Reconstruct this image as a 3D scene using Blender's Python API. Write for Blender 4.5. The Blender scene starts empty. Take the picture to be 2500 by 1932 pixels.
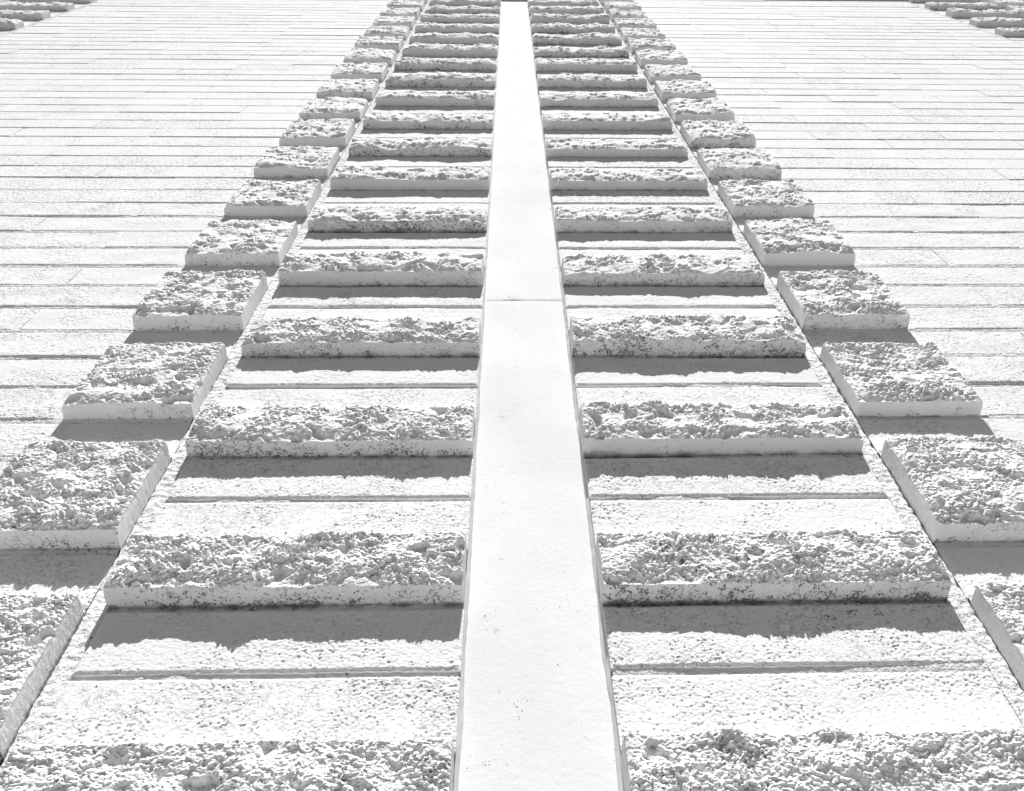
import bpy, math, random
import numpy as np
from mathutils import Matrix, Vector

IN = 0.0254                       # everything below is laid out in inches, one inch = 0.0254 m
sc = bpy.context.scene
COL = sc.collection
rng = random.Random(7)

# ------------------------------------------------------------------ camera
F_PX = 2295.27                    # focal length for a picture 2500 wide
CX, CY = 1312.48, 902.04          # principal point (the photograph is a slightly off-centre crop)
FW = Vector((0.0281333, 0.4793924, 0.87714961))
RT = Vector((0.99959991, -0.01092748, -0.02608847))
UP = Vector((0.00292158, -0.87753263, 0.47950803))
CAM = Vector((0.0, -29.773, -32.253))
cd = bpy.data.cameras.new('camera')
cd.sensor_width = 36.0
cd.lens = F_PX * 36.0 / 2500.0
cd.shift_x = -(CX - 1250.0) / 2500.0
cd.shift_y = (CY - 966.0) / 2500.0
cd.clip_start = 0.02
cd.clip_end = 2000.0
cam = bpy.data.objects.new('camera', cd)
m = Matrix((RT, UP, -FW)).transposed().to_4x4()
m.translation = CAM * IN
cam.matrix_world = m
COL.objects.link(cam)
sc.camera = cam

# ------------------------------------------------------------------ world, sun, exposure
to_sun = Vector((0.08, -1.0, 2.38)).normalized()
SUN_EL = math.asin(to_sun.z)
w = bpy.data.worlds.new('World')
sc.world = w
w.use_nodes = True
wn, wl = w.node_tree.nodes, w.node_tree.links
wn.clear()
wo = wn.new('ShaderNodeOutputWorld')
bg = wn.new('ShaderNodeBackground')
bg.inputs['Strength'].default_value = 0.05
sky = wn.new('ShaderNodeTexSky')
sky.sky_type = 'NISHITA'
sky.sun_disc = False
sky.sun_elevation = SUN_EL
sky.sun_rotation = math.atan2(to_sun.x, to_sun.y)
hs = wn.new('ShaderNodeSeparateColor')     # black and white film behind a red filter: a dark sky
wl.new(sky.outputs['Color'], hs.inputs[0])
wl.new(hs.outputs[0], bg.inputs['Color'])
wl.new(bg.outputs[0], wo.inputs[0])

sl = bpy.data.lights.new('sun', 'SUN')
sl.energy = 5.0
sl.angle = math.radians(0.5)
sl.color = (1, 1, 1)
sun = bpy.data.objects.new('sun', sl)
sun.rotation_euler = to_sun.to_track_quat('Z', 'Y').to_euler()
sun.location = (0, -3, 8)
COL.objects.link(sun)

sc.view_settings.view_transform = 'Standard'
sc.view_settings.look = 'None'
sc.view_settings.gamma = 1.0
sc.view_settings.use_curve_mapping = False
sc.view_settings.exposure = 0.85
sc.cycles.max_bounces = 8
sc.cycles.diffuse_bounces = 5

# ------------------------------------------------------------------ noise in numpy
def _hash(ix, iy, seed):
    h = (ix.astype(np.int64) * 374761393 + iy.astype(np.int64) * 668265263 + int(seed) * 974634777) & 0xffffffff
    h = ((h ^ (h >> 13)) * 1274126177) & 0xffffffff
    h = ((h ^ (h >> 15)) * 2246822519) & 0xffffffff
    return (h ^ (h >> 16)) & 0xffffffff

def rnd(ix, iy, seed):
    return _hash(ix, iy, seed) / 4294967296.0

def perlin(x, y, seed=0):
    x0 = np.floor(x); y0 = np.floor(y)
    fx = x - x0; fy = y - y0
    ux = fx * fx * fx * (fx * (fx * 6 - 15) + 10)
    uy = fy * fy * fy * (fy * (fy * 6 - 15) + 10)
    def g(dx, dy):
        a = rnd(x0 + dx, y0 + dy, seed) * 2 * math.pi
        return np.cos(a) * (fx - dx) + np.sin(a) * (fy - dy)
    a = g(0, 0) * (1 - ux) + g(1, 0) * ux
    b = g(0, 1) * (1 - ux) + g(1, 1) * ux
    return (a * (1 - uy) + b * uy) * 1.5

def cells(x, y, seed=0, jit=0.9):
    """distance to the nearest and second nearest feature point and a random value of the nearest cell"""
    x0 = np.floor(x); y0 = np.floor(y)
    f1 = np.full(x.shape, 9.0); f2 = np.full(x.shape, 9.0)
    idv = np.zeros(x.shape); px = np.zeros(x.shape); py = np.zeros(x.shape)
    for dx in (-1, 0, 1):
        for dy in (-1, 0, 1):
            cx, cy = x0 + dx, y0 + dy
            qx = cx + 0.5 + (rnd(cx, cy, seed) - 0.5) * jit
            qy = cy + 0.5 + (rnd(cx, cy, seed + 17) - 0.5) * jit
            d = np.hypot(x - qx, y - qy)
            r = rnd(cx, cy, seed + 31)
            n = d < f1
            f2 = np.where(n, f1, np.minimum(f2, d))
            idv = np.where(n, r, idv); px = np.where(n, x - qx, px); py = np.where(n, y - qy, py)
            f1 = np.where(n, d, f1)
    return f1, f2, idv, px, py

def sstep(a, b, v):
    t = np.clip((v - a) / (b - a), 0, 1)
    return t * t * (3 - 2 * t)

# ------------------------------------------------------------------ projection, used to choose the mesh density
def project(x, y, z):
    d = Vector((x, y, z)) - CAM
    k = max(d.dot(FW), 0.5)
    return (CX + F_PX * d.dot(RT) / k) * 0.4096, (CY - F_PX * d.dot(UP) / k) * 0.4096

def density(x, z):
    a = project(x, 0, z); b = project(x + 1, 0, z); c = project(x, 0, z + 1)
    return abs(b[0] - a[0]), math.hypot(c[0] - a[0], c[1] - a[1])

def in_view(x0, x1, z0, z1, t=1.2, mg=12):
    ps = [project(x, y, z) for x in (x0, (x0 + x1) / 2, x1) for z in (z0, z1) for y in (0, -t)]
    return not (max(p[0] for p in ps) < -mg or min(p[0] for p in ps) > 1024 + mg or
                max(p[1] for p in ps) < -mg or min(p[1] for p in ps) > 791 + mg)

# ------------------------------------------------------------------ mesh building
class MB:
    """collects grids and boxes, then makes one mesh"""
    def __init__(s):
        s.v = []; s.f = []; s.g = []; s.sm = []; s.n = 0
    def grid(s, P, grime_shade=0.0, flip=False, smooth=True):
        nz, nx = P.shape[:2]
        i = np.arange(nz * nx).reshape(nz, nx) + s.n
        q = np.stack([i[:-1, :-1], i[:-1, 1:], i[1:, 1:], i[1:, :-1]], -1).reshape(-1, 4)
        if flip: q = q[:, ::-1]
        s.v.append(P.reshape(-1, 3)); s.f.append(q)
        g = np.broadcast_to(np.asarray(grime_shade, float), (nz, nx)) if np.ndim(grime_shade) else np.full((nz, nx), float(grime_shade))
        s.g.append(g.reshape(-1)); s.sm.append(np.full(len(q), smooth))
        s.n += nz * nx
    def quad(s, a, b, c, d, g=0.0):
        s.grid(np.array([[a, b], [d, c]], float), g, smooth=False)
    def box(s, x0, x1, y0, y1, z0, z1, gu=0.5, back=False):
        s.quad((x0, y0, z0), (x1, y0, z0), (x1, y0, z1), (x0, y0, z1))
        s.grid(np.array([[(x0, y1, z0), (x1, y1, z0)], [(x0, y0, z0), (x1, y0, z0)]], float), np.array([[1, 1], [.3, .3]]) * gu * 2, smooth=False)
        s.quad((x0, y0, z1), (x1, y0, z1), (x1, y1, z1), (x0, y1, z1))
        s.quad((x0, y1, z0), (x0, y0, z0), (x0, y0, z1), (x0, y1, z1), .05)
        s.quad((x1, y0, z0), (x1, y1, z0), (x1, y1, z1), (x1, y0, z1), .05)
        if back: s.quad((x1, y1, z0), (x0, y1, z0), (x0, y1, z1), (x1, y1, z1))
    def mesh(s, name, mat):
        v = (np.concatenate(s.v) * IN).astype(np.float32); f = np.concatenate(s.f).astype(np.int32)
        me = bpy.data.meshes.new(name)
        me.vertices.add(len(v)); me.vertices.foreach_set('co', v.ravel())
        me.loops.add(f.size); me.loops.foreach_set('vertex_index', f.ravel())
        me.polygons.add(len(f))
        me.polygons.foreach_set('loop_start', np.arange(0, f.size, 4, dtype=np.int32))
        me.polygons.foreach_set('use_smooth', np.concatenate(s.sm))
        at = me.attributes.new('grime_shade', 'FLOAT', 'POINT')
        at.data.foreach_set('value', np.concatenate(s.g).astype(np.float32))
        me.materials.append(mat)
        me.update(calc_edges=True)
        return me

def link(name, me, parent=None, loc=(0, 0, 0)):
    o = bpy.data.objects.new(name, me)
    o.location = Vector(loc) * IN
    if parent: o.parent = parent
    COL.objects.link(o)
    return o

def thing(name, label, cat, loc=(0, 0, 0), group=None):
    o = link(name, None, None, loc)
    o['label'] = label; o['category'] = cat
    if group: o['group'] = group
    return o

# ------------------------------------------------------------------ materials
def paint(name, base, bump_coarse, bump_fine, smooth_blocks=0.0, pore_shade=0.0, mottle=0.08):
    """matt white masonry paint: sprayed over block, with painted pin-hole shade, specks and crazing where the grime attribute is high"""
    mt = bpy.data.materials.new(name)
    mt.use_nodes = True
    N, L = mt.node_tree.nodes, mt.node_tree.links
    bs = N['Principled BSDF']
    bs.inputs['Roughness'].default_value = 0.9
    bs.inputs['Specular IOR Level'].default_value = 0.03
    geo = N.new('ShaderNodeNewGeometry')
    sca = N.new('ShaderNodeVectorMath'); sca.operation = 'SCALE'; sca.inputs['Scale'].default_value = 1 / IN
    L.new(geo.outputs['Position'], sca.inputs[0])
    P = sca.outputs[0]
    oi = N.new('ShaderNodeObjectInfo')
    def math_(op, a, b=None, c=None):
        n = N.new('ShaderNodeMath'); n.operation = op
        for k, v in enumerate((a, b, c)):
            if v is None: continue
            if isinstance(v, (int, float)): n.inputs[k].default_value = v
            else: L.new(v, n.inputs[k])
        return n.outputs[0]
    def noise(scale, detail=2.0, rough=0.5, off=None):
        n = N.new('ShaderNodeTexNoise'); n.inputs['Scale'].default_value = scale
        n.inputs['Detail'].default_value = detail; n.inputs['Roughness'].default_value = rough
        if off is None: L.new(P, n.inputs['Vector'])
        else:
            a = N.new('ShaderNodeVectorMath'); a.operation = 'ADD'; a.inputs[1].default_value = (off, off * 1.7, off * .6)
            L.new(P, a.inputs[0]); L.new(a.outputs[0], n.inputs['Vector'])
        return n.outputs['Fac']
    def ramp(v, a, b):
        n = N.new('ShaderNodeMapRange'); n.interpolation_type = 'SMOOTHSTEP'
        L.new(v, n.inputs['Value'])
        n.inputs['From Min'].default_value = a; n.inputs['From Max'].default_value = b
        return n.outputs['Result']
    at = N.new('ShaderNodeAttribute'); at.attribute_name = 'grime_shade'
    G = at.outputs['Fac']
    # specks: painted shade of pin holes, plus mildew dots, denser where grime is high
    n1 = math_('ADD', math_('MULTIPLY', noise(8.5, 3, 0.6), 0.62), math_('MULTIPLY', noise(2.6, 3, 0.6, 31.0), 0.38))
    thr = math_('MULTIPLY_ADD', G, -0.125, 0.665)
    pat = math_('MULTIPLY', math_('SUBTRACT', noise(0.42, 3, 0.6, 11.0), 0.5), -0.30)
    thr = math_('ADD', thr, pat)
    thr = math_('ADD', thr, math_('MULTIPLY', math_('SUBTRACT', oi.outputs['Random'], 0.5), -0.09))
    speck = ramp(math_('SUBTRACT', n1, thr), 0.0, 0.05)
    # crazing: thin crack lines in the paint of the undersides
    v = math_('ABSOLUTE', math_('SUBTRACT', noise(1.3, 4, 0.6, 4.0), 0.5))
    vein = math_('SUBTRACT', 1.0, ramp(v, 0.004, 0.02))
    vm = ramp(noise(0.28, 2, 0.5, 23.0), 0.40, 0.58)
    vm = math_('MULTIPLY', vm, ramp(oi.outputs['Random'], 0.25, 0.8))
    vein = math_('MULTIPLY', math_('MULTIPLY', vein, vm), ramp(G, 0.2, 0.5))
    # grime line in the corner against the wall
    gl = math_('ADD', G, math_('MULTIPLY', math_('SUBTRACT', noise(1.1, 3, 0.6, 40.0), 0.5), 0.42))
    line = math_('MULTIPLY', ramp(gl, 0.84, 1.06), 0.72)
    dark = math_('MAXIMUM', math_('MULTIPLY', speck, 0.8), math_('MAXIMUM', math_('MULTIPLY', vein, 0.7), line))
    # slight unevenness of the paint film and per-block tone
    tone = math_('MULTIPLY_ADD', noise(0.12, 5, 0.62, 60.0), mottle, base - mottle / 2)
    if pore_shade:  # shade of tiny pin holes put into the base colour, in place of relief
        pn = noise(4.2, 2, 0.65, 77.0)
        pd = math_('MULTIPLY_ADD', oi.outputs['Random'], -0.06, 0.585)
        pm = ramp(math_('SUBTRACT', pn, pd), 0.0, 0.07)
        pm = math_('MULTIPLY', pm, ramp(noise(0.22, 3, 0.6, 91.0), 0.3, 0.6))
        tone = math_('SUBTRACT', tone, math_('MULTIPLY', pm, pore_shade))
    tone = math_('ADD', tone, math_('MULTIPLY', math_('SUBTRACT', oi.outputs['Random'], 0.5), 0.035))
    mix = N.new('ShaderNodeMix'); mix.data_type = 'FLOAT'
    L.new(dark, mix.inputs[0]); L.new(tone, mix.inputs[2]); mix.inputs[3].default_value = 0.06
    L.new(mix.outputs[0], bs.inputs['Base Color'])
    # relief
    c1 = noise(3.6, 2, 0.5, 3.0); c2 = noise(10.0, 2, 0.5, 8.0)
    h = math_('ADD', math_('MULTIPLY', c1, bump_coarse), math_('MULTIPLY', c2, bump_fine))
    if smooth_blocks:
        k = math_('MULTIPLY_ADD', ramp(oi.outputs['Random'], 0.1, 0.9), smooth_blocks, 1.0 - smooth_blocks)
        h = math_('MULTIPLY', h, k)
    h = math_('SUBTRACT', h, math_('MULTIPLY', speck, bump_fine * 0.8))
    bp = N.new('ShaderNodeBump')
    bp.inputs['Strength'].default_value = 1.0
    bp.inputs['Distance'].default_value = IN
    L.new(h, bp.inputs['Height'])
    L.new(bp.outputs[0], bs.inputs['Normal'])
    return mt

WALLC = 0.67
M_FAR = paint('white_paint_on_block', WALLC + 0.02, 0.09, 0.045, 0.8, 0.30)
M_NEAR = paint('white_paint_on_near_block', WALLC + 0.01, 0.0, 0.012, 0.0, 0.14)
M_ROUGH = paint('white_paint_on_split_face', WALLC + 0.05, 0.0, 0.018, 0.0, 0.06)
M_STRIP = paint('smooth_white_paint', 0.64, 0.012, 0.006, 0.0, 0.0, 0.16)
M_MORTAR = paint('painted_mortar', 0.64, 0.10, 0.04)

def plain(name, c, rough=0.85):
    mt = bpy.data.materials.new(name); mt.use_nodes = True
    N, L = mt.node_tree.nodes, mt.node_tree.links
    bs = N['Principled BSDF']; bs.inputs['Roughness'].default_value = rough
    n = N.new('ShaderNodeTexNoise'); n.inputs['Scale'].default_value = 6.0; n.inputs['Detail'].default_value = 6.0
    r = N.new('ShaderNodeMapRange'); r.inputs['To Min'].default_value = c * 0.8; r.inputs['To Max'].default_value = c * 1.2
    L.new(n.outputs['Fac'], r.inputs['Value']); L.new(r.outputs[0], bs.inputs['Base Color'])
    return mt
M_GROUND = plain('asphalt', 0.03)
M_BOUNCE = plain('bounce_concrete', 0.36)
M_CAULK = plain('weathered_sealant', 0.55)

# ------------------------------------------------------------------ the ground (out of the picture, lights the undersides)
GZ = -96.0
g = MB()
S = 20000.0
xs = np.array([-S, -400, 400, S]); ys = np.array([-S, -700, 6, S])
g.grid(np.stack(np.broadcast_arrays(xs[None, :], ys[:, None], np.full((4, 4), GZ)), -1).astype(float), 0.0, smooth=False)
go = link('ground', g.mesh('ground', M_GROUND)); go['kind'] = 'structure'
BOUNCE_W = 48.0  # unseen pale strip along the wall, added to bounce light onto block undersides
g = MB()
g.box(-600, 600, -BOUNCE_W, 6, GZ - 4, GZ + 5.0, 0.0)
wo_ = link('bounce_pavement', g.mesh('bounce_pavement', M_BOUNCE)); wo_['kind'] = 'structure'

# ------------------------------------------------------------------ blocks
BACK = 1.1                         # how far a block runs back into the wall
T0 = 1.0                           # projection of the split-face blocks

def rough_height(x, z, W, H, seed, rough=1.0):
    """split face: broad swells, cleft facets, aggregate lumps"""
    ox, oz = (seed * 37.13) % 500, (seed * 71.77) % 500
    X, Z = x + ox, z + oz
    wx = X + 0.22 * perlin(X / 0.7, Z / 0.7, 5); wz = Z + 0.22 * perlin(X / 0.7, Z / 0.7, 6)
    low = 0.13 * perlin(X / 4.5, Z / 3.2, 1) + 0.13 * perlin(X / 1.9, Z / 1.5, 2)
    # hollows where larger stones broke out
    hol = -0.34 * sstep(0.16, 0.62, perlin(wx / 0.9, wz / 0.85, 4)) * (0.35 + sstep(-0.2, 0.5, perlin(X / 3.3, Z / 2.5, 7)))
    f1, f2, r, px, py = cells(wx / 0.62, wz / 0.56, 3)
    ang = r * 40.0
    act = 0.35 + 0.85 * sstep(-0.45, 0.5, perlin(X / 2.3 + 40, Z / 1.9, 8))
    facet = 0.10 * (r - 0.5) + 0.12 * (np.cos(ang) * px + np.sin(ang) * py)
    a1, a2, ra, _, _ = cells(wx / 0.24, wz / 0.21, 9, 1.0)
    peb = np.sqrt(np.clip(1 - (a1 / 0.75) ** 2, 0, 1)) * 0.11 * (0.15 + 1.2 * ra)
    b1, b2, rb, _, _ = cells(X / 0.135, Z / 0.13, 12, 1.0)
    peb2 = np.sqrt(np.clip(1 - (b1 / 0.75) ** 2, 0, 1)) * 0.085 * (0.1 + 1.3 * rb)
    c1, c2, rc, _, _ = cells(X / 0.23 + 9, Z / 0.2, 19, 1.0)
    peb2 = peb2 - 0.10 * sstep(0.34, 0.12, c1) * (rc > 0.6)
    fine = 0.035 * perlin(X / 0.09, Z / 0.08, 15) + 0.03 * perlin(X / 0.2, Z / 0.18, 16)
    return (0.8 * peb + 0.85 * peb2) * act, (low + hol + (facet + 0.85 * peb + 0.9 * peb2 + 0.7 * fine) * act - 0.02) * rough

def split_block(W, H, seed, px_x, px_z, jut=T0, wave=None):
    """one split-face block: rough front, sawn bottom, ends and top; origin at its lower left corner on the wall plane"""
    r = random.Random(seed)
    nx = int(np.clip(W * px_x / 0.72, 12, 640)); nz = int(np.clip(H * px_z / 0.5, 7, 320))
    nx = max(nx, int(W / 0.2)); nz = max(nz, int(H / 0.2))
    x = np.linspace(0, W, nx)[None, :] * np.ones((nz, 1)); z = np.linspace(0, H, nz)[:, None] * np.ones((1, nx))
    peb_, h = rough_height(x, z, W, H, seed, r.uniform(0.72, 0.95))
    if wave is None: wave = r.choice([0.03, 0.05, 0.09, 0.16, 0.34])
    s = seed * 13.7
    edge = jut + wave * (perlin(x[0] / 3.6 + s, 0 * x[0] + s, 21) + 0.4 * perlin(x[0] / 1.1 + s, 0 * x[0], 22)) + 0.03 * perlin(x[0] / 0.35 + s, 0 * x[0], 23)
    for xe in (x[0], W - x[0]):
        if r.random() < 0.3: edge = edge - r.uniform(0.1, 0.28) * np.exp(-(xe / r.uniform(0.3, 0.7)) ** 2)
    edge = np.maximum(edge, 0.45)
    topw = sstep(0, 0.12, H - z)
    # near the sawn edges the face comes back to the edge line
    db = sstep(0.0, 0.3, z); de = sstep(0.0, 0.18, np.minimum(x, W - x))
    bulge = 0.14 + 0.08 * r.random()
    y = edge[None, :] + (h + bulge * sstep(0, 1.2, z) ) * (0.25 + 0.75 * db) * (0.35 + 0.65 * de) * (0.4 + 0.6 * topw)
    y = np.clip(y, 0.3, 2.2)
    wgt = np.minimum(np.minimum(db, de), topw)
    jx = 0.05 * perlin(x / 0.25 + s, z / 0.25, 30) * wgt; jz = (0.03 * perlin(x / 0.27, z / 0.25 + s, 31) - 0.30 * (peb_ - 0.03)) * wgt
    # rounded painted arris
    P = np.stack([x + jx, -y, z + jz], -1)
    c = 0.05 + 0.04 * perlin(x[0] / 0.6 + s, 0 * x[0] + 3, 33)
    for q in range(r.choice([0, 1, 2, 3])):
        c = c + r.uniform(0.08, 0.3) * np.exp(-((x[0] - r.uniform(0, W)) / r.uniform(0.15, 0.5)) ** 2)
    P[0, :, 2] = np.minimum(P[0, :, 2] + c, P[min(5, nz - 2), :, 2])
    for q in range(1, min(5, nz - 2)): P[q, :, 2] = np.maximum(P[q, :, 2], P[0, :, 2] + 0.004 * q)
    P[:, 0, 0] += 0.05 + 0.03 * perlin(z[:, 0] / 0.5, 0 * z[:, 0] + s, 34)
    P[:, -1, 0] -= 0.05 + 0.03 * perlin(z[:, 0] / 0.5, 0 * z[:, 0] + s, 35)
    mb = MB(); mb.grid(P, 0.26)
    nb = int(np.clip(px_z * 0.7, 4, 14))
    k = np.linspace(0, 1, nb)[:, None]
    def side(front, back, gr, flip):
        A = front[None] * (1 - k[..., None]) + back[None] * k[..., None]
        return A
    # bottom
    fr = P[0]; bk = fr.copy(); bk[:, 1] = 0.35; bk[:, 2] = 0.0
    A = side(fr, bk, 0, 0)
    ee = np.exp(-k * 9) * (1 - k)
    inner = np.ones((1, nx)); inner[0, 0] = inner[0, -1] = 0
    A[:, 0, 0] = fr[0, 0] * ee[:, 0]; A[:, -1, 0] = W + (fr[-1, 0] - W) * ee[:, 0]
    zz = fr[None, :, 2] * ee + inner * 0.03 * perlin(A[..., 0] / 1.3, A[..., 1] / 0.8 + s, 40) * np.sin(np.pi * k)
    A[..., 2] = zz
    depth = np.clip((A[..., 1] + fr[None, :, 1] * -1) / np.maximum(-fr[None, :, 1], 0.3), 0, 1)
    gb = r.choice([0.25, 0.4, 0.55, 0.7]) if W > 10 else r.choice([0.2, 0.3, 0.45, 0.6])
    mb.grid(A, gb * (1 - depth ** 2.0) + 0.97 * depth ** 2.0, flip=True)
    # top
    bk = P[-1].copy(); bk[:, 1] = BACK
    mb.grid(np.stack([P[-1], bk]), 0.0)
    # ends
    for j, fl in ((0, True), (-1, False)):
        fr = P[:, j]; bk = fr.copy(); bk[:, 1] = 0.35; bk[:, 0] = 0 if j == 0 else W
        A = fr[None] * (1 - k[..., None]) + bk[None] * k[..., None]
        sg = -1 if j == 0 else 1
        inn = np.ones((1, nz)); inn[0, 0] = 0
        A[:, 0, 2] = fr[0, 2] * ee[:, 0]
        A[..., 0] = bk[None, :, 0] + (fr[None, :, 0] - bk[None, :, 0]) * ee + inn * sg * 0.012 * perlin(A[..., 2] / 0.22, A[..., 1] / 0.22 + s, 44) * np.sin(np.pi * k)
        mb.grid(A, 0.22, flip=fl)
    return mb

def flat_height(x, z, seed):
    ox, oz = (seed * 17.31) % 400, (seed * 53.7) % 400
    X, Z = x + ox, z + oz
    a1, a2, ra, _, _ = cells(X / 0.15, Z / 0.14, 50, 1.0)
    peb = np.sqrt(np.clip(1 - (a1 / 0.8) ** 2, 0, 1)) * 0.034 * ra
    b1, b2, rb, _, _ = cells(X / 0.24, Z / 0.22, 53, 1.0)
    pit = -0.065 * sstep(0.30, 0.10, b1) * (rb > 0.74)
    patch = 0.28 + 0.58 * sstep(-0.35, 0.5, perlin(X / 3.0, Z / 2.5, 57))
    return (peb + pit + 0.024 * perlin(X / 0.16, Z / 0.13, 52) + 0.018 * perlin(X / 0.5, Z / 0.4, 51) + 0.008 * perlin(X / 0.09, Z / 0.09, 54)) * patch + 0.03 * perlin(X / 3.5, Z / 2, 55)

def flat_block(W, H, seed, px_x, px_z):
    nx = int(np.clip(W * px_x / 0.75, 8, 560)); nz = int(np.clip(H * px_z / 0.6, 5, 180))
    x = np.linspace(0, W, nx)[None, :] * np.ones((nz, 1)); z = np.linspace(0, H, nz)[:, None] * np.ones((1, nx))
    y = flat_height(x, z, seed)
    e = np.minimum(np.minimum(x, W - x), np.minimum(z, H - z))
    y = y - 0.07 * (1 - sstep(0.0, 0.16, e))
    s = seed * 7.7
    # worn lower and upper arrises
    P = np.stack([x, -y, z], -1)
    P[0, :, 2] += 0.03 * perlin(x[0] / 0.3 + s, 0 * x[0], 60) + 0.03 * perlin(x[0] / 1.7 + s, 0 * x[0], 62)
    P[-1, :, 2] += 0.025 * perlin(x[0] / 0.3 + s, 0 * x[0] + 9, 61)
    mb = MB(); mb.grid(P, 0.38)  # specks on this face paint in the shade of small pits
    for row, fl, gr in ((0, True, .55), (-1, False, 0.0)):
        bk = P[row].copy(); bk[:, 1] = BACK
        mb.grid(np.stack([P[row], bk]), np.stack([np.full(nx, gr * .5), np.full(nx, gr * 1.6)]), flip=fl)
    for j, fl in ((0, True), (-1, False)):
        bk = P[:, j].copy(); bk[:, 1] = BACK
        mb.grid(np.stack([P[:, j], bk]), 0.05, flip=fl)
    return mb

_box_cache = {}
def box_block(W, H):
    """a plain block with eased edges; alike blocks share this mesh"""
    key = (round(W, 2), round(H, 2))
    if key not in _box_cache:
        e = 0.05
        xs = np.array([0, .1, W - .1, W]); zs = np.array([0, e, H - e, H])
        X, Z = np.meshgrid(xs, zs)
        Y = np.full(X.shape, 0.0); Y[0, :] = Y[-1, :] = 0.05; Y[1:3, 0] = Y[1:3, -1] = 0.012
        mb = MB(); P = np.stack([X, Y, Z], -1); mb.grid(P, 0.06, smooth=False)
        for A, fl, g in ((P[0], True, .6), (P[-1], False, 0), (P[:, 0], True, .05), (P[:, -1], False, .05)):
            bk = A.copy(); bk[:, 1] = BACK
            mb.grid(np.stack([A, bk]), g, flip=fl, smooth=False)
        _box_cache[key] = mb.mesh('block', M_FAR)
    return _box_cache[key]

NMAX = 54                         # courses run from the ground to the roof overhang
NMIN = -24
JH = 0.19                         # half a mortar joint
seed_n = [100]
def nseed():
    seed_n[0] += 1
    return seed_n[0]

class Wall:
    """one thing: its visible blocks become parts, the ones out of the picture one joined part"""
    def __init__(s, root):
        s.root = root; s.rest = MB(); s.nrest = 0
    def flat(s, x0, x1, n):
        z0, z1 = 4 * n + JH, 4 * n + 4 - JH
        W = x1 - x0
        if not in_view(x0, x1, z0, z1):
            s.rest.box(x0, x1, 0, BACK, z0, z1); s.nrest += 1; return
        dx, dz = density((x0 + x1) / 2, (z0 + z1) / 2)
        if n <= 13 and dz > 2.4:
            me = flat_block(W, z1 - z0, nseed(), dx, dz).mesh('block', M_NEAR)
        else:
            me = box_block(W, z1 - z0)
        o = link('block', me, s.root, (x0, rng.uniform(-0.05, 0.03), z0))
    def split(s, x0, x1, n, courses, name):
        z0, z1 = 4 * n + JH, 4 * (n + courses) - JH
        sd = nseed()
        if not in_view(x0, x1, z0, z1):
            s.rest.box(x0, x1, -T0, BACK, z0, z1); s.nrest += 1; return
        dx, dz = density((x0 + x1) / 2, (z0 + z1) / 2)
        jut = T0 + rng.uniform(-0.08, 0.12)
        me = split_block(x1 - x0, z1 - z0, sd, dx, dz, jut).mesh(name, M_ROUGH)
        link(name, me, s.root, (x0 + rng.uniform(-.06, .06), 0, z0 + rng.uniform(-.03, .03)))
    def finish(s):
        if s.nrest:
            o = link('outlying_blocks', s.rest.mesh('outlying_blocks', M_FAR), s.root); o['kind'] = 'stuff'

def mortar_beds(x0, x1, root, deep=0.24, seed=1, step=0.7, ledge=False):
    """the bed joints of a wall, raked to an uneven depth, over a flat core"""
    mb = MB()
    nx = int((x1 - x0) / step) + 2
    xs = np.linspace(x0, x1, nx)
    for n in range(NMIN, NMAX + 1):
        z = 4.0 * n
        a = 0.5 + 0.9 * perlin(xs / 11 + n * 7.3, 0 * xs + n * 3.1, seed) + 0.25 * perlin(xs / 1.3 + n, 0 * xs + n, seed + 1)
        lvl = 0.2 + 0.8 * ((n * 0.618 + seed * 0.37) % 1.0)
        d = np.clip(deep * lvl * (0.25 + 1.2 * np.clip(a, 0, 1.5)), 0.035, 0.5)
        zz = np.array([-JH - .06, -0.09, 0.05, JH + .06])
        prof = np.array([0.07, 0.03, 0.0, -0.02])
        P = np.stack([np.broadcast_to(xs, (4, nx)), d[None, :] + prof[:, None], np.broadcast_to((z + zz)[:, None], (4, nx))], -1)
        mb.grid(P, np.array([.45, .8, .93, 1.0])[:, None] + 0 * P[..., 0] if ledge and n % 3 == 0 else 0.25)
    mb.quad((x0, 0.62, 4 * NMIN), (x1, 0.62, 4 * NMIN), (x1, 0.62, 4 * NMAX), (x0, 0.62, 4 * NMAX))
    o = link('mortar_bed', mb.mesh('mortar_bed', M_MORTAR), root); o['kind'] = 'stuff'

def head_joints(spans, root, seed):
    """upright joints, struck flush: (x, n) list"""
    mb = MB()
    for (x, n) in spans:
        z0, z1 = 4 * n + .2, 4 * n + 3.8
        zs = np.linspace(z0, z1, 9)
        d = 0.016 + 0.07 * np.clip(perlin(zs / 1.3 + x, zs * 0 + n * 1.37, seed) - 0.25, 0, 1)
        xs = np.array([-.26, -.08, .08, .26])
        P = np.stack([x + xs[None, :] + 0 * zs[:, None], d[:, None] + 0 * xs[None, :], zs[:, None] + 0 * xs[None, :]], -1)
        mb.grid(P, 0.12)
    o = link('head_joint', mb.mesh('head_joint', M_MORTAR), root); o['kind'] = 'stuff'

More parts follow.
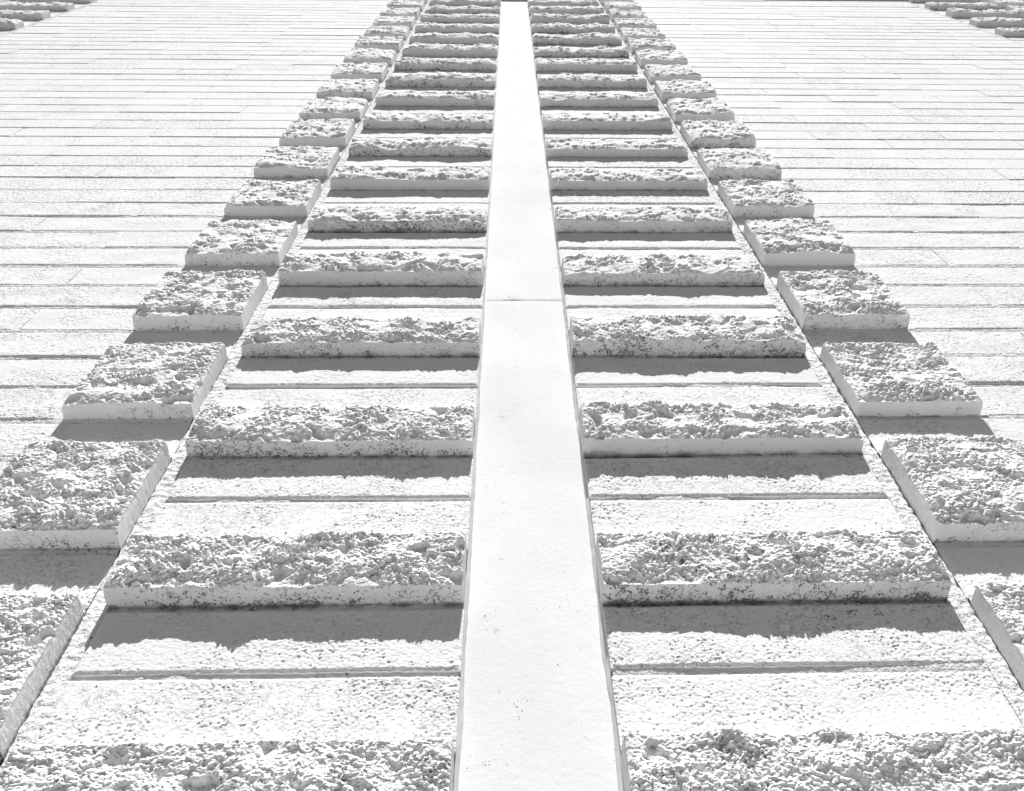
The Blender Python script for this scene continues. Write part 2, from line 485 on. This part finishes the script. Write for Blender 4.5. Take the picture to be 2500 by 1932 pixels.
def ragged_joint(x0, x1, z0, z1, root, seed, name='control_joint', crack=0):
    """an upright mortar joint struck nearly flush, ragged where it has cracked away from the blocks on side `crack`"""
    mb = MB()
    step = 0.12
    cuts = np.linspace(z0, z1, 9)
    for a, b in zip(cuts[:-1], cuts[1:]):
        nz = int((b - a) / step) + 2
        zs = np.linspace(a, b, nz)
        xs = np.linspace(0, 1, 9)
        X0 = x0 + 0.07 * perlin(zs / 0.7, zs * 0 + seed, 70) + 0.05 * perlin(zs / 4.0, zs * 0 + seed, 71)
        X1 = x1 + 0.07 * perlin(zs / 0.7, zs * 0 + seed + 5, 72) + 0.05 * perlin(zs / 4.0, zs * 0 + seed + 3, 73)
        X = X0[:, None] * (1 - xs) + X1[:, None] * xs
        Zz = zs[:, None] + 0 * X
        Y = 0.02 - 0.03 * np.sin(np.pi * xs)[None, :] - 0.07 * perlin(X / 0.3 + seed, Zz / 0.27, 74) - 0.03 * perlin(X / 1.2, Zz / 1.6 + seed, 75)
        P = np.stack([X, Y, Zz], -1)
        mb.grid(P, 0.42)
        for j, fl in ((0, True), (-1, False)):
            bk = P[:, j].copy(); bk[:, 1] = 0.6
            mb.grid(np.stack([P[:, j], bk]), 0.3, flip=fl)
    link(name, mb.mesh(name, M_MORTAR), root)

# measured edges, in inches from the camera's own plumb line
SL, SR = -2.14, 4.14              # opening for the smooth strip
IL, IR = -18.13, 20.10            # outer ends of the long blocks
CL, CR = -19.02, 21.00            # inner ends of the square blocks
SQ = 7.68
FL, FR = -91.9, 94.4              # far ends of the flat wall fields
NL, NR = -93.0, 95.5              # near ends of the neighbouring piers

# ------------------------------------------------------------------ the two piers beside the strip
def pier(x0, x1, label, jx0, jx1, seed):
    t = thing('block_pier', label, 'block pier', ((x0 + x1) / 2, 0, GZ), 'piers of alternating long rough and flat blocks')
    wl_ = Wall(t)
    for n in range(NMIN, NMAX):
        if n % 3 == 0: wl_.split(x0, x1, n, 1, 'long_rough_block')
        else: wl_.flat(x0, x1, n)
    wl_.finish()
    mortar_beds(x0 + .05, x1 - .05, t, 0.30, seed, 0.35, True)
    if jx0 is not None: ragged_joint(jx0, jx1, 4 * NMIN, 4 * NMAX, t, seed)
    fix(t)
    return t

def fix(t):
    """parts were laid out in world inches; put them back relative to their thing's base"""
    for c in t.children:
        c.location = c.location - t.location

pier(IL, SL, 'pier of long rough white blocks along the left side of the smooth strip', CL + .08, IL + .03, 1)
pier(SR, IR, 'pier of long rough white blocks along the right side of the smooth strip', IR - .03, CR - .10, 2)

# ------------------------------------------------------------------ the two flat wall fields with their square split-face teeth
def field(sign, xin, xend, par, label, seed):
    xs0, xs1 = (xin, xend) if sign > 0 else (xend, xin)
    t = thing('block_wall', label, 'block wall', ((xs0 + xs1) / 2, 0, GZ), 'flat walls of painted blocks')
    wl_ = Wall(t)
    hj = []
    J = 0.19
    for n in range(NMIN, NMAX):
        # joint positions measured from the inner end
        first = 16.0 if n % 2 == par else 8.0
        cuts = [0.0] + [first + 16.0 * k for k in range(6)]
        L_ = abs(xend - xin)
        cuts = [c for c in cuts if c < L_ - 2] + [L_]
        for a, b in zip(cuts[:-1], cuts[1:]):
            lo, hi = a, b
            if n % 3 != 0 and lo < 8.0:               # here a square block stands
                lo = 8.0
                if hi <= lo + .1: continue
            p, q = lo + (J if lo > 0 else 0), hi - J
            if b == L_: q = hi
            X = sorted((xin + sign * p, xin + sign * q))
            wl_.flat(X[0], X[1], n)
            if b != L_ : hj.append((xin + sign * b, n))
        if n % 3 == 1:
            X = sorted((xin, xin + sign * SQ))
            wl_.split(X[0], X[1], n, 2, 'square_rough_block')
            hj.append((xin + sign * 8.0, n)); hj.append((xin + sign * 8.0, n + 1))
    wl_.finish()
    mortar_beds(xs0 + .05, xs1 - .05, t, 0.098, seed)
    head_joints(hj, t, seed)
    fix(t)
    return t

field(-1, CL, FL, 1, 'flat white block wall left of the strip, edged with square rough blocks', 5)
field(1, CR, FR, 0, 'flat white block wall right of the strip, edged with square rough blocks', 6)

# ------------------------------------------------------------------ the neighbouring piers at the upper corners
def neighbour(x0, x1, label, sq, seed):
    t = thing('block_pier', label, 'block pier', ((x0 + x1) / 2, 0, GZ), 'piers of alternating long rough and flat blocks')
    wl_ = Wall(t)
    for n in range(NMIN, NMAX):
        if n % 3 == 0: wl_.split(x0, x1, n, 1, 'long_rough_block')
        else: wl_.flat(x0, x1, n)
        s0 = x1 + 1.2 if sq > 0 else x0 - 1.2 - SQ
        if n % 3 == 1: wl_.split(s0, s0 + SQ, n, 2, 'square_rough_block')
        elif n % 3 == 0: wl_.flat(s0, s0 + SQ, n)
        e0 = s0 + SQ + .4 if sq > 0 else s0 - 48.4
        wl_.rest.box(e0, e0 + 48, 0, BACK, 4 * n + JH, 4 * n + 4 - JH); wl_.nrest += 1
    wl_.finish()
    a, b = (x0, x1 + 58) if sq > 0 else (x0 - 58, x1)
    mortar_beds(a, b, t, 0.2, seed, 1.2)
    if sq > 0:
        ragged_joint(FR - .02, x0 + .03, 4 * NMIN, 4 * NMAX, t, seed)
        ragged_joint(x1 - .03, x1 + 1.15, 4 * NMIN, 4 * NMAX, t, seed + 1)
    else:
        ragged_joint(x1 - .03, FL + .02, 4 * NMIN, 4 * NMAX, t, seed)
        ragged_joint(x0 - 1.15, x0 + .03, 4 * NMIN, 4 * NMAX, t, seed + 1)
    fix(t)
neighbour(NL - 16.0, NL, 'far pier of long rough blocks in the upper left corner, ends facing the flat wall', -1, 11)
neighbour(NR, NR + 15.9, 'far pier of long and square rough blocks in the upper right corner', 1, 12)

# ------------------------------------------------------------------ the smooth strip
st = thing('concrete_strip', 'smooth white upright concrete strip set between the two rows of long rough blocks', 'concrete strip', (1.0, 0.6, GZ))
def strip_section(z0, z1, y, seed):
    nz = int(np.clip((z1 - z0) / 0.25, 8, 700)); nx = 36
    u = np.linspace(0, 1, nx)[None, :]; z = np.linspace(z0, z1, nz)[:, None]
    xl = SL + 0.06 + 0.05 * perlin(z / 5 + seed, z * 0, 80) + 0.02 * perlin(z / 0.7, z * 0 + seed, 81)
    xr = SR - 0.06 - 0.05 * perlin(z / 6 + seed, z * 0 + 4, 82)
    X = xl * (1 - u) + xr * u
    Z = z + 0 * u
    bow = 0.16 * np.sin(np.pi * u) + 0.035 * perlin(u * 6 + 3, u * 0, 86) + 0.02 * perlin(u * 19, u * 0 + 3, 87)
    Z = Z + bow * (np.exp(-(z - z0) / 0.4) + np.exp(-(z1 - z) / 0.4))
    e = np.minimum(np.minimum(z - z0, z1 - z), 1.0)
    Y = y + 0.03 * perlin(X / 2.5, Z / 9 + seed, 83) + 0.008 * perlin(X / 0.3, Z / 2.5 + seed, 84) + (0.015 + 0.06 * np.clip(perlin(u * 4, u * 0 + 9, 88) + 0.3, 0, 1)) * (1 - sstep(0, 0.2, e)) + 0 * X
    mb = MB(); P = np.stack([X, Y, Z], -1)
    mb.grid(P, 0.2)
    for row, fl in ((0, True), (-1, False)):
        bk = P[row].copy(); bk[:, 1] = 1.6
        mb.grid(np.stack([P[row], bk]), 0.5, flip=fl)
    for j, fl in ((0, True), (-1, False)):
        bk = P[:, j].copy(); bk[:, 1] = 1.6
        mb.grid(np.stack([P[:, j], bk]), 0.1, flip=fl)
    link('strip_section', mb.mesh('strip_section', M_STRIP), st)
strip_section(4 * NMIN, 34.36, 0.60, 3)
strip_section(34.37, 4 * NMAX, 0.565, 8)
def bead(xw, sgn, wd, seed):
    """worn sealant in the corner between the strip and the block ends"""
    zs = np.arange(4 * NMIN, 4 * NMAX, 0.3)
    k = np.linspace(0, 1, 5)
    wv = wd * (1 + 0.35 * perlin(zs / 4.0 + seed, zs * 0, 90) + 0.2 * perlin(zs / 0.8, zs * 0 + seed, 91))
    dp = 0.40 + 0.10 * perlin(zs / 2.6 + seed, zs * 0 + 2, 92) + 0.05 * perlin(zs / 0.6, zs * 0 + seed, 93)
    X = xw + sgn * (wv[:, None] * (1 - (1 - k) ** 1.7)[None, :] - 0.02)
    Y = 0.66 - dp[:, None] * ((1 - k) ** 1.5)[None, :]
    P = np.stack([X, Y, zs[:, None] + 0 * X], -1)
    mb = MB(); mb.grid(P, 0.0, flip=sgn < 0)
    link('sealant_bead', mb.mesh('sealant_bead', M_CAULK), st)
bead(SL, 1, 0.19, 1.0)
bead(SR, -1, 0.24, 6.0)
fix(st)

# ------------------------------------------------------------------ roof overhang above the picture: casts the shadow along the very top
rf = MB()
rf.box(-220, 220, -2.72, 6, 212.0, 220.0, 0.0, back=True)
ro = link('roof_overhang', rf.mesh('roof_overhang', M_MORTAR)); ro['kind'] = 'structure'

nt = sum(len(o.data.polygons) for o in sc.objects if o.type == 'MESH') * 2
print('objects', len(sc.objects), 'tris', nt)
